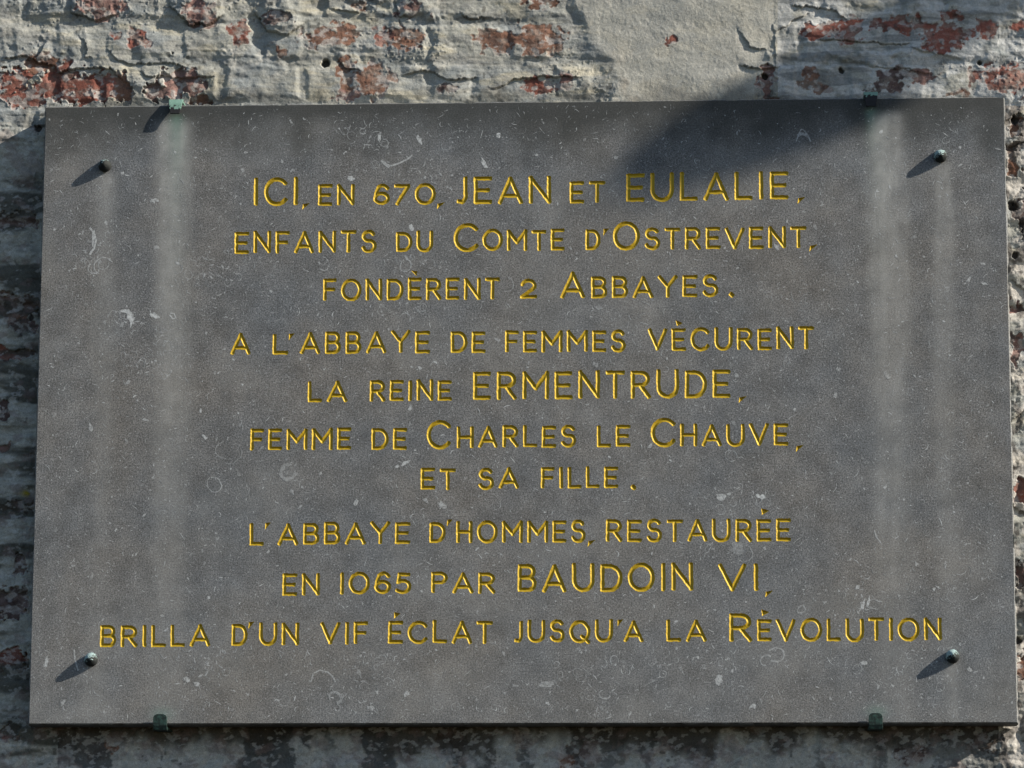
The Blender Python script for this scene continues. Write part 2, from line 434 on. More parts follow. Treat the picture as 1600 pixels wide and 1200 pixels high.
    c = mixc(c, (0.29, 0.25, 0.20), S * sstep(0.15, 0.6, fbm(u / 60, v / 60, 215, 3)) * sstep(60, 150, v) * 0.6)
    # dirt in the joints and black spotting
    dirt = (1 - prof) * sstep(-0.1, 0.5, fbm(u / 60, v / 40, 221, 3)) * (1 - S)
    c = mixc(c, (0.15, 0.15, 0.135), dirt * 0.4)
    # brick colours
    pal = np.array([(0.215, 0.080, 0.060), (0.180, 0.095, 0.065), (0.225, 0.135, 0.118), (0.120, 0.080, 0.073)], np.float32)
    cb = pal[K] * (0.68 + 0.5 * bt)[..., None]
    cb = mixc(cb, (0.075, 0.055, 0.05), sstep(0.1, 0.6, fbm(u / 14, v / 10, 231, 4)) * 0.6)
    cb = mixc(cb, (0.37, 0.345, 0.325), sstep(0.12, 0.45, fbm(u / 11, v / 8, 241, 4) + 0.25 * n_e) * 0.8)
    cb = mixc(cb, (0.31, 0.285, 0.25), (0.04 + 0.36 * sstep(-0.1, 0.6, fbm(u / 18, v / 12, 245, 4))) * (1 - 0.6 * thick))
    c = c + (cb - c) * E[..., None]
    rim = np.exp(-((F + 0.08) / 0.09) ** 2)
    c = mixc(c, (0.50, 0.49, 0.46), rim * (0.22 + 0.3 * (u > 1200)) * sstep(-0.3, 0.3, n_d))
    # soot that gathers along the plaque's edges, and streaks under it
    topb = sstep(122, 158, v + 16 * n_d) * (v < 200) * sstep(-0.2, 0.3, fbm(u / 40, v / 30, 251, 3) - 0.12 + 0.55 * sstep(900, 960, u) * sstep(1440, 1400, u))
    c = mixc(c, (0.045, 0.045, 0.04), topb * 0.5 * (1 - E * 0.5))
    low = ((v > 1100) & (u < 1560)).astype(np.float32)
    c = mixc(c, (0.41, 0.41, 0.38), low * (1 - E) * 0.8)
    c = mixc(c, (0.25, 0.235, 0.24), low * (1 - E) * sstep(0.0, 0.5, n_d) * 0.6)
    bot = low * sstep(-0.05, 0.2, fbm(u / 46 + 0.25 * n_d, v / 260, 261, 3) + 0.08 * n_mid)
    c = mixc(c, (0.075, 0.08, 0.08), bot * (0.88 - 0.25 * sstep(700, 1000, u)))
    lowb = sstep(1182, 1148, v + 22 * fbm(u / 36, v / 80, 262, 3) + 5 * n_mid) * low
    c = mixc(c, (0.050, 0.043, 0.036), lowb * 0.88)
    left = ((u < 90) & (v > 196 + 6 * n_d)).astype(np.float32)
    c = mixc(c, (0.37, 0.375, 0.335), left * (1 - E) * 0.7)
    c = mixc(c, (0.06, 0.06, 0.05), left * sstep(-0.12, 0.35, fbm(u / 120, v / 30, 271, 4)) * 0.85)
    dim = np.maximum(low, left)
    c = mixc(c, (0.56, 0.56, 0.54), dim * sstep(0.25, 0.5, fbm(u / 9, v / 6, 263, 4) + 0.35 * n_d) * 0.35)
    c = mixc(c, (0.04, 0.04, 0.036), dim * sstep(0.22, 0.45, fbm(u / 13, v / 10, 264, 4)) * 0.15 * (1 - low))
    c = mixc(c, (0.20, 0.15, 0.14), dim * sstep(0.3, 0.6, fbm(u / 22, v / 16, 265, 4)) * 0.4)
    right = ((u > 1560) & (v > 160)).astype(np.float32)
    c = mixc(c, (0.50, 0.47, 0.43), right * (1 - E) * sstep(-0.2, 0.3, n_d) * 0.6)
    c = mixc(c, (0.09, 0.08, 0.075), right * sstep(0.2, 0.5, fbm(u / 16, v / 24, 281, 4)) * 0.75)
    spots = sstep(0.80, 0.88, vnoise(u / 6, v / 6, 291)) * sstep(0.0, 0.4, fbm(u / 60, v / 60, 301, 3))
    c = mixc(c, (0.05, 0.05, 0.045), spots * 0.6 * (1 - S))
    tr = ((u > 1215) & (v < 165)).astype(np.float32)
    c = mixc(c, (0.47, 0.48, 0.47), tr * (1 - E) * sstep(-0.6, 0.1, n_d) * 0.8)  # coat coloured paler here to soften the cast shadow on the wall
    c = mixc(c, (0.17, 0.18, 0.18), tr * (1 - E) * sstep(0.0, 0.4, fbm(u / 90, v / 12, 295, 4)) * 0.7)
    c = mixc(c, (0.03, 0.026, 0.022), np.maximum(crack * 0.65, hole * 0.9))  # shade in holes and under lifted edges put into the colour
    # lichen
    li = np.exp(-(((u - 42) / 9) ** 2 + ((v - 770) / 5) ** 2)) * sstep(-0.3, 0.2, n_e)
    c = mixc(c, (0.30, 0.24, 0.03), li)
    return h, c, S

def build_wall():
    st = 0.00115
    x0, z1 = at(-70, -70, YW); x1, z0 = at(1670, 1265, YW)
    x0, z1, x1, z0 = float(x0), float(z1), float(x1), float(z0)
    nx = int((x1 - x0) / st) + 1; nz = int((z1 - z0) / st) + 1
    xs = x0 + st * np.arange(nx); zs = z0 + st * np.arange(nz)
    X, Z = np.meshgrid(xs, zs)                       # [iz, ix]
    hid = (X > 0.035) & (X < W - 0.03) & (Z > 0.03) & (Z < H - 0.03)
    h = np.full(X.shape, 0.0, np.float32); c = np.full(X.shape + (3,), 0.2, np.float32); S = np.zeros(X.shape, np.float32)
    k = ~hid
    U, V = to_px(X[k], Z[k], YW)
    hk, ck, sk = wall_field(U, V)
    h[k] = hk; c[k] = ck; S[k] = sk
    # nothing behind the plaque may poke through it
    under = (X > -0.002) & (X < W + 0.002) & (Z > -0.002) & (Z < H + 0.002)
    h = np.where(under, np.minimum(h, 4.5), h)
    idx = np.arange(nx * nz).reshape(nz, nx)
    fk = k[:-1, :-1] | k[1:, :-1] | k[:-1, 1:] | k[1:, 1:]
    q = np.stack([idx[:-1, :-1], idx[:-1, 1:], idx[1:, 1:], idx[1:, :-1]], -1)[fk]
    fs = (S[:-1, :-1][fk] > 0.5)
    Vt = np.stack([X, YW + 0.004 - h * 0.001, Z], -1).reshape(-1, 3)
    C = np.clip(c.reshape(-1, 3), 0.012, 0.8)
    # the wall beyond the frame, coarser, as four strips
    parts = [(q[~fs], Vt, C)]
    X0, X1, Z0, Z1 = x0 - 0.5, 4.9, z0 - 0.5, 3.3
    xe, ze = xs[-1], zs[-1]
    for (a, b, cc, d) in ((X0, x0, Z0, Z1), (xe, X1, Z0, Z1), (x0, xe, ze, Z1), (x0, xe, Z0, z0)):
        gx = np.linspace(a, b, int((b - a) / 0.010) + 2); gz = np.linspace(cc, d, int((d - cc) / 0.010) + 2)
        GX, GZ = np.meshgrid(gx, gz); U, V = to_px(GX, GZ, YW)
        hh, c2, _ = wall_field(U, V)
        ii = np.arange(GX.size).reshape(GX.shape)
        qq = np.stack([ii[:-1, :-1], ii[:-1, 1:], ii[1:, 1:], ii[1:, :-1]], -1).reshape(-1, 4)
        parts.append((qq, np.stack([GX, YW + 0.004 - hh * 0.001, GZ], -1).reshape(-1, 3), np.clip(c2.reshape(-1, 3), 0.012, 0.8)))
    # body of the wall behind the relief
    yb, yf = YW + 0.36, YW + 0.022
    bx = np.array([(x, y, z) for x in (X0, X1) for y in (yf, yb) for z in (Z0, Z1)], float)
    bf = np.array([(0, 4, 5, 1), (2, 3, 7, 6), (0, 1, 3, 2), (4, 6, 7, 5), (0, 2, 6, 4), (1, 5, 7, 3)])
    parts.append((bf, bx, np.full((8, 3), 0.2, np.float32)))
    F, VV, CC, n = [], [], [], 0
    for f, vv, c3 in parts:
        f, vv, c3 = compact(f, vv, c3)
        F.append(f + n); VV.append(vv); CC.append(c3); n += len(vv)
    wall = mesh_obj('brick_wall', np.concatenate(VV), np.concatenate(F), M_wall)
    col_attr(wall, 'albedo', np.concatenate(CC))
    tag(wall, 'old brick wall with flaking grey limewash and red bricks showing, behind the plaque', 'wall', kind='thing')
    f, vv, c3 = compact(q[fs], Vt, C)
    pl = mesh_obj('plaster_patch', vv, f, M_wall, wall)
    col_attr(pl, 'albedo', c3)
    tag(pl, 'smooth trowelled grey plaster patch above the plaque')
    return wall
wall = build_wall()

# ------------------------------------------------------------------ lettering
def arc(cx, cy, rx, ry, a0, a1, n=14):
    return [(cx + rx * math.cos(math.radians(a0 + (a1 - a0) * i / n)), cy + ry * math.sin(math.radians(a0 + (a1 - a0) * i / n))) for i in range(n + 1)]
G = {   # width / cap height, strokes in a unit box (x scaled to 0..1, y 0..1)
 'A': (.92, [[(0, 0), (.5, 1), (1, 0)], [(.17, .27), (.83, .27)]]),
 'B': (.72, [[(0, 0), (0, 1), (.55, 1)] + arc(.55, .76, .38, .24, 90, -90, 10) + [(0, .52)], [(.55, .52)] + arc(.6, .26, .4, .26, 90, -90, 10) + [(0, 0)]]),
 'C': (.92, [arc(.56, .5, .56, .5, 42, 318, 26)]),
 'D': (.84, [[(0, 0), (0, 1), (.42, 1)] + arc(.42, .5, .58, .5, 90, -90, 18) + [(0, 0)]]),
 'E': (.68, [[(1, 1), (0, 1), (0, 0), (1, 0)], [(0, .5), (.86, .5)]]),
 'F': (.66, [[(1, 1), (0, 1), (0, 0)], [(0, .5), (.86, .5)]]),
 'H': (.80, [[(0, 0), (0, 1)], [(1, 0), (1, 1)], [(0, .5), (1, .5)]]),
 'I': (.19, [[(.5, 0), (.5, 1)]]),
 'J': (.40, [[(1, 1), (1, .28)] + arc(.35, .28, .65, .28, 0, -80, 8) + [(0, .02)]]),
 'L': (.66, [[(0, 1), (0, 0), (1, 0)]]),
 'M': (1.02, [[(0, 0), (0, 1), (.5, .38), (1, 1), (1, 0)]]),
 'N': (.82, [[(0, 0), (0, 1), (1, 0), (1, 1)]]),
 'O': (1.02, [arc(.5, .5, .5, .5, 90, 450, 30)]),
 'P': (.72, [[(0, 0), (0, 1), (.55, 1)] + arc(.55, .74, .45, .26, 90, -90, 10) + [(0, .48)]]),
 'Q': (1.02, [arc(.5, .5, .5, .5, 90, 450, 30), [(.62, .25), (.98, -.04)]]),
 'R': (.76, [[(0, 0), (0, 1), (.52, 1)] + arc(.52, .74, .44, .26, 90, -90, 10) + [(0, .48)], [(.45, .48), (1, 0)]]),
 'S': (.72, [arc(.5, .76, .44, .24, 28, 180, 10) + arc(.5, .76, .44, .24, 180, 262, 6)[1:] + arc(.5, .27, .5, .27, 82, -50, 10)[0:] + arc(.5, .27, .5, .27, -50, -158, 8)[1:]]),
 'T': (.74, [[(0, 1), (1, 1)], [(.5, 1), (.5, 0)]]),
 'U': (.86, [[(0, 1), (0, .38)] + arc(.5, .38, .5, .38, 180, 360, 16) + [(1, 1)]]),
 'V': (.92, [[(0, 1), (.5, 0), (1, 1)]]),
 'Y': (.88, [[(0, 1), (.5, .48), (1, 1)], [(.5, .48), (.5, 0)]]),
 '0': (1.02, [arc(.5, .5, .5, .5, 90, 450, 30)]),
 '1': (.19, [[(.5, 0), (.5, 1)]]),
 '2': (.76, [arc(.5, .70, .46, .30, 165, -20, 12) + [(.78, .46), (0, 0), (1, 0)]]),
 '5': (.76, [[(.92, 1), (.18, 1), (.08, .56)] + arc(.46, .32, .54, .32, 112, -120, 16) + [(0, .10)]]),
 '6': (.80, [arc(.58, .52, .50, .48, 42, 130, 8) + [(.08, .58), (0, .30)] + arc(.5, .275, .5, .275, 180, 540, 24)]),
 '7': (.78, [[(0, 1), (1, 1), (.12, 0)]]),
}
# (text, x0, x1, top, baseline at left, baseline at right, heavy)  in photo pixels
LINES = [
 ('ICI, EN 670, JEAN ET EULALIE,', [('ICI', 396, 466, 278, 321, 320, 1), ('EN', 497, 554, 288, 321, 320, 0), ('670', 583.5, 680.5, 287, 320, 319, 0), ('JEAN', 714, 861, 276, 318.5, 317.5, 1), ('ET', 890.5, 945.5, 284, 317.5, 316, 0), ('EULALIE', 978.5, 1232, 271, 314.5, 311, 1)],
   [((482.5,318),(474,319.5),(473,326.5)), ((693.0,317),(684.5,318.5),(683.5,325.5)), ((1256.5,308.5),(1248,310.0),(1247,317.0))], 0),
 ('ENFANTS DU COMTE D\'OSTREVENT,', [('ENFANTS', 366.5, 588, 362, 396, 394, 0), ('DU', 619, 676.5, 362, 393.5, 393, 0), ('C', 709, 748, 350, 393, 392.5, 1), ('OMTE', 754, 882, 359, 391.5, 391, 0), ('D', 915, 938, 358.5, 390.5, 390, 0), ('O', 958, 999.5, 347, 390.5, 390, 1), ('STREVENT', 1007.5, 1260, 356, 390, 387, 0)],
   [((1275.0,383),(1266.5,384.5),(1265.5,391.5)), ((944.0,358),(950.5,357.5),(943.5,366.5))], 0),
 ('FONDÈRENT 2 ABBAYES.', [('FONDERENT', 505, 781, 436, 470, 467, 0), ('2', 813, 839, 436, 467, 466.5, 0), ('A', 876, 914, 424, 466, 465.5, 1), ('BBAYES', 924, 1122.5, 432, 466, 463, 0)],
   [((644,423.5),(651.5,424),(650.5,430)),], [(1143.5, 460.5)]),
 ('A L\'ABBAYE DE FEMMES VÈCURENT', [('A', 360.5, 391, 521, 554, 554, 0), ('L', 426, 450, 521, 553.5, 553.5, 0), ('ABBAYE', 469, 672, 519.5, 553.5, 551, 0), ('DE', 704.5, 758, 518, 551, 550, 0), ('FEMMES', 789.5, 977.5, 516.5, 550, 549, 0), ('VECURENT', 1012.5, 1272, 513.5, 548.5, 545, 0)],
   [((452.5,522),(459,521.5),(452,530.5)), ((1056.5,501),(1065.5,505),(1058.5,508.5))], 0),
 ('LA REINE ERMENTRUDE,', [('LA', 481, 542.5, 596, 628.5, 628, 0), ('REINE', 578, 705.5, 594, 627, 626, 0), ('ERMENTRUDE', 739.5, 1141.5, 581, 624.5, 621.5, 1)],
   [((1164.5,620),(1156,621.5),(1155,628.5)),], 0),
 ('FEMME DE CHARLES LE CHAUVE,', [('FEMME', 391, 548.5, 669.5, 703, 702.5, 0), ('DE', 580.5, 635.5, 669, 702.5, 702, 0), ('C', 667, 705, 657.5, 701.5, 701, 1), ('HARLES', 714, 900, 666, 700, 698.5, 0), ('LE', 933, 985, 665, 698.5, 697.5, 0), ('C', 1017, 1056, 654, 698, 697.5, 1), ('HAUVE', 1063, 1232, 663, 697.5, 695.5, 0)],
   [((1254.0,696),(1245.5,697.5),(1244.5,704.5)),], 0),
 ('ET SA FILLE.', [('ET', 657.5, 712, 732, 765.5, 765, 0), ('SA', 747.5, 810.5, 731.5, 764, 763.5, 0), ('FILLE', 845.5, 966, 730, 763, 762, 0)],
   [], [(990, 761.5)]),
 ('L\'ABBAYE D\'HOMMES, RESTAURÉE', [('L', 390, 412, 818, 852, 852, 0), ('ABBAYE', 434, 641, 817, 851.5, 849.5, 0), ('D', 671, 696, 816, 848.5, 848, 0), ('HOMMES', 713, 915, 814, 848, 846.5, 0), ('RESTAUREE', 947, 1236, 812, 847, 845, 0)],
   [((415.5,817.5),(422,817.0),(415,826.0)), ((699.5,812.5),(706,812.0),(699,821.0)), ((928.5,844.5),(920,846.0),(919,853.0)), ((1190.5,795),(1200.5,798),(1191,803.5))], 0),
 ('EN 1065 PAR BAUDOIN VI,', [('EN', 441.5, 499.5, 896, 930.5, 930, 0), ('1065', 531.5, 642.5, 894.5, 928, 927, 0), ('PAR', 674, 774, 894, 926.5, 926, 0), ('BAUDOIN', 809, 1083, 881.5, 925, 923, 1), ('VI', 1123, 1186, 880.5, 923.5, 923, 1)],
   [((1206.0,923.5),(1197.5,925.0),(1196.5,932.0)),], 0),
 ('BRILLA D\'UN VIF ÉCLAT JUSQU\'A LA RÉVOLUTION', [('BRILLA', 156.5, 328, 977, 1011, 1009.5, 0), ('D', 362, 386.5, 975, 1009, 1008.5, 0), ('UN', 405, 467, 973, 1008, 1007, 0), ('VIF', 500.5, 575, 972, 1006.5, 1006, 0), ('ECLAT', 606.5, 770, 970.5, 1005.5, 1004.5, 0), ('JUSQU', 804, 957.5, 969.5, 1003.5, 1003, 0), ('A', 975, 1005, 969.5, 1002.5, 1002.5, 0), ('LA', 1041.5, 1104, 969, 1002.5, 1002, 0), ('R', 1140, 1175, 958.5, 1002, 1001.5, 1), ('EVOLUTION', 1183.5, 1471.5, 967, 1002, 1000.5, 0)],
   [((389.5,972.5),(396,972.0),(389,981.0)), ((616.5,957),(624.5,959),(616.5,965.5)), ((966.0,969),(972.5,968.5),(965.5,977.5)), ((1190.5,953),(1200.5,956.5),(1191.5,961.5))], 0),
]
CH = 0.0027                                              # chamfer on the plaque's arrises
NB = 8
NX = 312 * NB; NZ = 202 * NB
gx = np.linspace(CH, W - CH, NX + 1); gz = np.linspace(CH, H - CH, NZ + 1)
DEP = np.zeros((NZ + 1, NX + 1), np.float32); LID = np.full(DEP.shape, -1, np.int8)

def stroke(pts, r, depth, lid, taper=False):
    """cut one V-groove polyline (metres) into the depth map"""
    P = np.array(pts); pad = r + 0.003
    i0, i1 = np.searchsorted(gx, [P[:, 0].min() - pad, P[:, 0].max() + pad]); j0, j1 = np.searchsorted(gz, [P[:, 1].min() - pad, P[:, 1].max() + pad])
    X, Z = np.meshgrid(gx[i0:i1], gz[j0:j1])
    Xw = X + 0.00032 * fbm(X * 160, Z * 160, 400, 3); Zw = Z + 0.00032 * fbm(X * 160 + 40, Z * 160, 410, 3)
    best = np.full(X.shape, 1.0)
    n = len(P) - 1
    for k in range(n):
        a, b = P[k], P[k + 1]; d = b - a; L = math.hypot(*d)
        if L < 1e-6: continue
        d = d / L
        s = (Xw - a[0]) * d[0] + (Zw - a[1]) * d[1]; t = np.abs(-(Xw - a[0]) * d[1] + (Zw - a[1]) * d[0])
        over = np.maximum(np.maximum(-s, s - L), 0)
        if taper: t = t + (r * 0.75) * np.clip(s / L, 0, 1)
        best = np.minimum(best, (t ** 3.2 + over ** 3.2) ** (1 / 3.2))
    rr = r * (1 + 0.09 * fbm(X * 420, Z * 420, 420, 2))
    dep = depth * np.clip((rr - best) / rr, 0, 1) ** 0.7
    cur = DEP[j0:j1, i0:i1]; kk = dep > cur
    cur[kk] = dep[kk]; LID[j0:j1, i0:i1][kk] = lid

WORDS = [[1, 1, 1, 1, 1, 1], [1, 1, 2, 3], [1, 1, 2], [1, 2, 1, 1, 1], [1, 1, 1], [1, 1, 2, 1, 2], [1, 1, 1], [2, 2, 1], [1, 1, 1, 1, 1], [1, 2, 1, 1, 2, 1, 2]]   # pieces that make up each written word
def wedge(tri, depth, lid):
    """a triangular chisel cut: comma, apostrophe or accent"""
    P = np.array([[float(c) for c in at(*p)] for p in tri])
    if (P[1, 0] - P[0, 0]) * (P[2, 1] - P[0, 1]) - (P[1, 1] - P[0, 1]) * (P[2, 0] - P[0, 0]) < 0: P = P[::-1]
    i0, i1 = np.searchsorted(gx, [P[:, 0].min() - .002, P[:, 0].max() + .002]); j0, j1 = np.searchsorted(gz, [P[:, 1].min() - .002, P[:, 1].max() + .002])
    X, Z = np.meshgrid(gx[i0:i1], gz[j0:j1]); d = np.full(X.shape, 1.0)
    for k in range(3):
        a, b = P[k], P[(k + 1) % 3]; e = (b - a) / np.hypot(*(b - a))
        d = np.minimum(d, (X - a[0]) * -e[1] + (Z - a[1]) * e[0])
    dep = depth * np.clip((d + 0.0004) / 0.0016, 0, 1) ** 0.8
    cur = DEP[j0:j1, i0:i1]; kk = dep > cur
    cur[kk] = dep[kk]; LID[j0:j1, i0:i1][kk] = lid
RNG = np.random.default_rng(7)
nword = 0
for ln, (txt, words, ticks, dots) in enumerate(LINES):
    wid = [nword + k for k, c in enumerate(WORDS[ln]) for _ in range(c)]; nword += len(WORDS[ln])
    def near(x): return wid[min(range(len(words)), key=lambda k: max(words[k][1] - x, x - words[k][2] - 3 * (x > words[k][2]), 0))]
    for lid, (w, xa, xb, top, bl, br, heavy) in zip(wid, words):
        X0, Z0 = at(xa, bl); X1, Z1 = at(xb, br); _, ZT = at(xa, top)
        hcap = float(ZT - Z0); r = 0.0030 if heavy else 0.0026
        gap = 0.23
        tot = sum(G[ch][0] for ch in w) + gap * (len(w) - 1)
        k = float(X1 - X0) / tot; x = float(X0)
        for ci, ch in enumerate(w):
            gw, strokes = G[ch]; ww = gw * k
            f = 0.5 if len(w) == 1 else (x - float(X0)) / max(float(X1 - X0), 1e-6)
            zb = float(Z0 + (Z1 - Z0) * f) + RNG.normal(0, 0.0004); hh = hcap + RNG.normal(0, 0.0005); sl = RNG.normal(0, 0.006)
            ov = 0.0008 if ch in 'OCQSU0' else 0.0
            for stp in strokes:
                pts = []
                for (px, py) in stp:
                    zz = zb + r - ov + py * (hh - 2 * r + 2 * ov)
                    xx = x + (ww * 0.5 if ch in 'I1' else r + px * (ww - 2 * r)) + sl * (zz - zb)
                    pts.append((xx, zz))
                stroke(pts, r, 0.0018, lid)
            x += ww + gap * k
    for tri in ticks:
        wedge(tri, 0.0026, near(sum(p[0] for p in tri) / 3))
    for (xa, ya) in (dots or []):
        a = at(xa, ya); lid = near(xa)
        stroke([(float(a[0]) - 0.0004, float(a[1]) + 0.0006), (float(a[0]) + 0.0006, float(a[1]) - 0.0004)], 0.0034, 0.0024, lid)

# ------------------------------------------------------------------ the plaque
def stains(x, z):
    u, v = to_px(x, z); u = u.astype(np.float32); v = v.astype(np.float32)
    n1 = fbm(u / 30, v / 120, 501, 3); n2 = fbm(u / 90, v / 60, 511, 4); n3 = fbm(u / 16, v / 30, 521, 3)
    lime = np.zeros(u.shape, np.float32); cop = np.zeros(u.shape, np.float32)
    for (cu, w, v0, amp, fade) in ((273, 27, 185, 0.78, 600), (1383, 29, 170, 0.76, 600), (166, 17, 268, 0.36, 420), (1473, 17, 252, 0.52, 460), (143, 15, 1040, 0.2, 120), (1490, 16, 1034, 0.25, 120), (640, 60, 180, 0.06, 500), (1000, 70, 260, 0.08, 700)):
        x_ = (u - cu + (v - v0) * 0.016 * np.sign(800 - cu) * 1.0 + 5 * n1) / w
        prof = np.exp(-np.abs(x_) ** 3.4) * (0.9 + 0.2 * fbm(u / 8, v / 160, 541, 3))
        lime += amp * prof * sstep(v0 - 6, v0 + 14, v) * np.exp(-np.maximum(v - v0, 0) / fade) * (0.95 + 0.3 * n3)
    for (cu, w, v0, amp, fade) in ((276, 9, 178, 0.5, 45), (1360, 8, 168, 0.75, 22), (276, 16, 185, 0.13, 130), (1372, 18, 170, 0.10, 120)):
        cop += amp * np.exp(-((u - cu + 2 * n1) / w) ** 2) * sstep(v0 - 4, v0 + 6, v) * np.exp(-np.maximum(v - v0, 0) / fade)
    for (cu, cv) in ((1362, 1112), (246, 1116)):
        cop += 0.4 * np.exp(-((u - cu - 8) / 16) ** 2 - ((v - cv) / 10) ** 2)
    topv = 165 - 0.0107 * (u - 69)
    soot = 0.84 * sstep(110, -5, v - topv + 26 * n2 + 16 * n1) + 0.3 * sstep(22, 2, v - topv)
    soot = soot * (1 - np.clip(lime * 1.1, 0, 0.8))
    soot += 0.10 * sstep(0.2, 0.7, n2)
    lime += 0.10 * sstep(0.1, 0.7, fbm(u / 120, v / 90, 531, 4)) + 0.06 * sstep(700, 1130, v)
    return np.clip(lime, 0, 0.9), np.clip(soot, 0, 0.8), np.clip(cop, 0, 0.85)

def fossils():
    """thin pale shell sections lying in the stone's surface: polygons 0.15 mm proud"""
    V, F3, A = [], [], []
    def blocked(x, z):
        i = np.clip(np.rint((np.asarray(x) - CH) / (gx[1] - gx[0])).astype(int), 0, NX); j = np.clip(np.rint((np.asarray(z) - CH) / (gz[1] - gz[0])).astype(int), 0, NZ)
        ii = np.asarray(x); jj = np.asarray(z)
        if (ii < 0.006).any() or (ii > W - 0.006).any() or (jj < 0.006).any() or (jj > H - 0.006).any(): return True
        for a in (-3, 0, 3):
            for b in (-3, 0, 3):
                if (DEP[np.clip(j + b, 0, NZ), np.clip(i + a, 0, NX)] > 0).any(): return True
        return False
    lay = [0]
    def depth():
        lay[0] += 1
        return -0.00008 - 0.00012 * ((lay[0] * 0.61803) % 1.0)
    def ribbon(us, vs, ws, a):
        us, vs, ws = np.asarray(us, float), np.asarray(vs, float), np.asarray(ws, float)
        du, dv = np.gradient(us), np.gradient(vs); L = np.hypot(du, dv) + 1e-6
        nu, nv = -dv / L, du / L
        xl, zl = at(us + nu * ws, vs + nv * ws); xr, zr = at(us - nu * ws, vs - nv * ws)
        if blocked(np.concatenate([xl, xr]), np.concatenate([zl, zr])): return
        b = len(V); y = depth(); n = len(us)
        for i in range(n): V.append((xl[i], y, zl[i])); V.append((xr[i], y, zr[i])); A.append(a); A.append(a)
        for i in range(n - 1): F3.append((b + 2 * i, b + 2 * i + 1, b + 2 * i + 3)); F3.append((b + 2 * i, b + 2 * i + 3, b + 2 * i + 2))
    def blob(cu, cv, ru, rv, rot, a, rough=0.25, n=14):
        th = np.linspace(0, 2 * np.pi, n, endpoint=False); rr = 1 + RNG.normal(0, rough, n)
        x = ru * rr * np.cos(th); y = rv * rr * np.sin(th); c, s = math.cos(rot), math.sin(rot)
        us, vs = cu + c * x - s * y, cv + s * x + c * y
        X, Z = at(us, vs)
        if blocked(X, Z): return
        b = len(V); yy = depth(); X0, Z0 = at(cu, cv)
        V.append((float(X0), yy, float(Z0))); A.append(a)
        for i in range(n): V.append((X[i], yy, Z[i])); A.append(a * RNG.uniform(0.75, 1.0))
        for i in range(n): F3.append((b, b + 1 + (i + 1) % n, b + 1 + i))
    def hair(cu, cv, L, w, a, curl=None):
        t0 = RNG.uniform(0, 2 * np.pi); k = RNG.normal(0, 1.1) if curl is None else curl
        n = 5; s = np.linspace(-0.5, 0.5, n); ang = t0 + k * s
        us = cu + np.cumsum(np.cos(ang)) * L / n; vs = cv + np.cumsum(np.sin(ang)) * L / n
        ribbon(us, vs, w * np.array([0.3, 0.9, 1.0, 0.8, 0.3]), a)
    def ring(cu, cv, r, w, a, sweep=2 * np.pi, wob=0.10):
        t0 = RNG.uniform(0, 2 * np.pi); n = max(8, int(16 * sweep / 6.28)); th = t0 + np.linspace(0, sweep, n)
        rr = r * (1 + wob * np.sin(2 * th + RNG.uniform(0, 6)) + RNG.normal(0, 0.035, n))
        ribbon(cu + rr * np.cos(th), cv + rr * np.sin(th), w * RNG.uniform(0.45, 1.15, n), a)
    # the larger ones one can recognise on the stone
    for a in ((203, 493, 9, 5, 1.2, .8), (198, 487, 8, 2.6, .2, .8), (206, 502, 8, 2.2, 1.9, .8), (240, 493, 8, 4, .5, .75), (1128, 776, 8, 4.5, .1, .65), (1189, 776, 8, 4, .1, .8), (1124, 1063, 6, 8, .2, .6), (292, 1061, 6, 3.5, .3, .6), (308, 1069, 4, 3.4, .2, .6), (241, 886, 0, 0, 0, 0),
              (655, 218, 3, 8, -.5, .7), (756, 255, 3, 9, -.5, .7), (779, 211, 3.5, 4, 0, .8), (593, 213, 2.5, 8, .1, .7), (548, 279, 5, 4, .4, .75), (563, 297, 14, 4, -.4, .45), (510, 282, 6, 3, .4, .45), (634, 723, 8, 2.6, -.4, .7), (621, 729, 4, 2.4, -.6, .7), (556, 785, 3, 6, .3, .65), (1348, 946, 2.6, 10, .25, .7), (1357, 940, 2.6, 8, .2, .75), (855, 1070, 12, 4.5, 0, .4), (635, 1084, 6, 3.5, -.5, .55), (73, 1034, 2.6, 9, .2, .6), (163, 1033, 0, 0, 0, 0), (1350, 1036, 5, 3, .1, .6), (1515, 1046, 4, 3, .4, .55), (424, 790, 0, 0, 0, 0), (345, 450, 0, 0, 0, 0), (146, 372, 2.2, 11, .15, .65), (166, 348, 3, 3, 0, .6), (242, 313, 6, 3.5, -.2, .6), (191, 270, 2.4, 2.4, 0, .8), (1400, 400, 2, 3, 0, .6), (115, 884, 3, 2.2, 0, .5), (1047, 840, 6, 8, .2, .45), (1152, 857, 10, 8, .3, .22), (580, 1106, 6, 3, .2, .5), (1500, 230, 2, 2, 0, .7), (1310, 576, 3.5, 3, 0, .5), (680, 566, 4, 1.6, .4, .7), (656, 575, 4, 1.8, .5, .6), (641, 638, 2.4, 5, .5, .65)):
        if a[2]: blob(*a, rough=0.22)
    for (us, vs, w, a) in (([1244, 1248, 1252, 1256, 1262, 1267], [221, 210, 202, 203, 211, 222], 1.0, .5), ([1246, 1252, 1258, 1263], [212, 209, 210, 214], 2.4, .4), ([597, 603, 612, 624, 636, 644], [251, 258, 259, 255, 249, 243], 1.3, .5), ([596, 602, 609], [250, 256, 261], 2.6, .45), ([140, 146, 150, 147, 140], [356, 362, 376, 388, 398], 1.6, .6), ([486, 490, 500, 512, 521, 524], [1064, 1052, 1047, 1050, 1058, 1066], 1.2, .45), ([265, 270, 275, 272, 266], [492, 498, 497, 490, 489], 1.0, .6), ([116, 117, 120, 122], [1015, 1030, 1040, 1048], 1.2, .5), ([1366, 1369, 1373, 1377], [828, 838, 844, 848], 1.0, .45)):
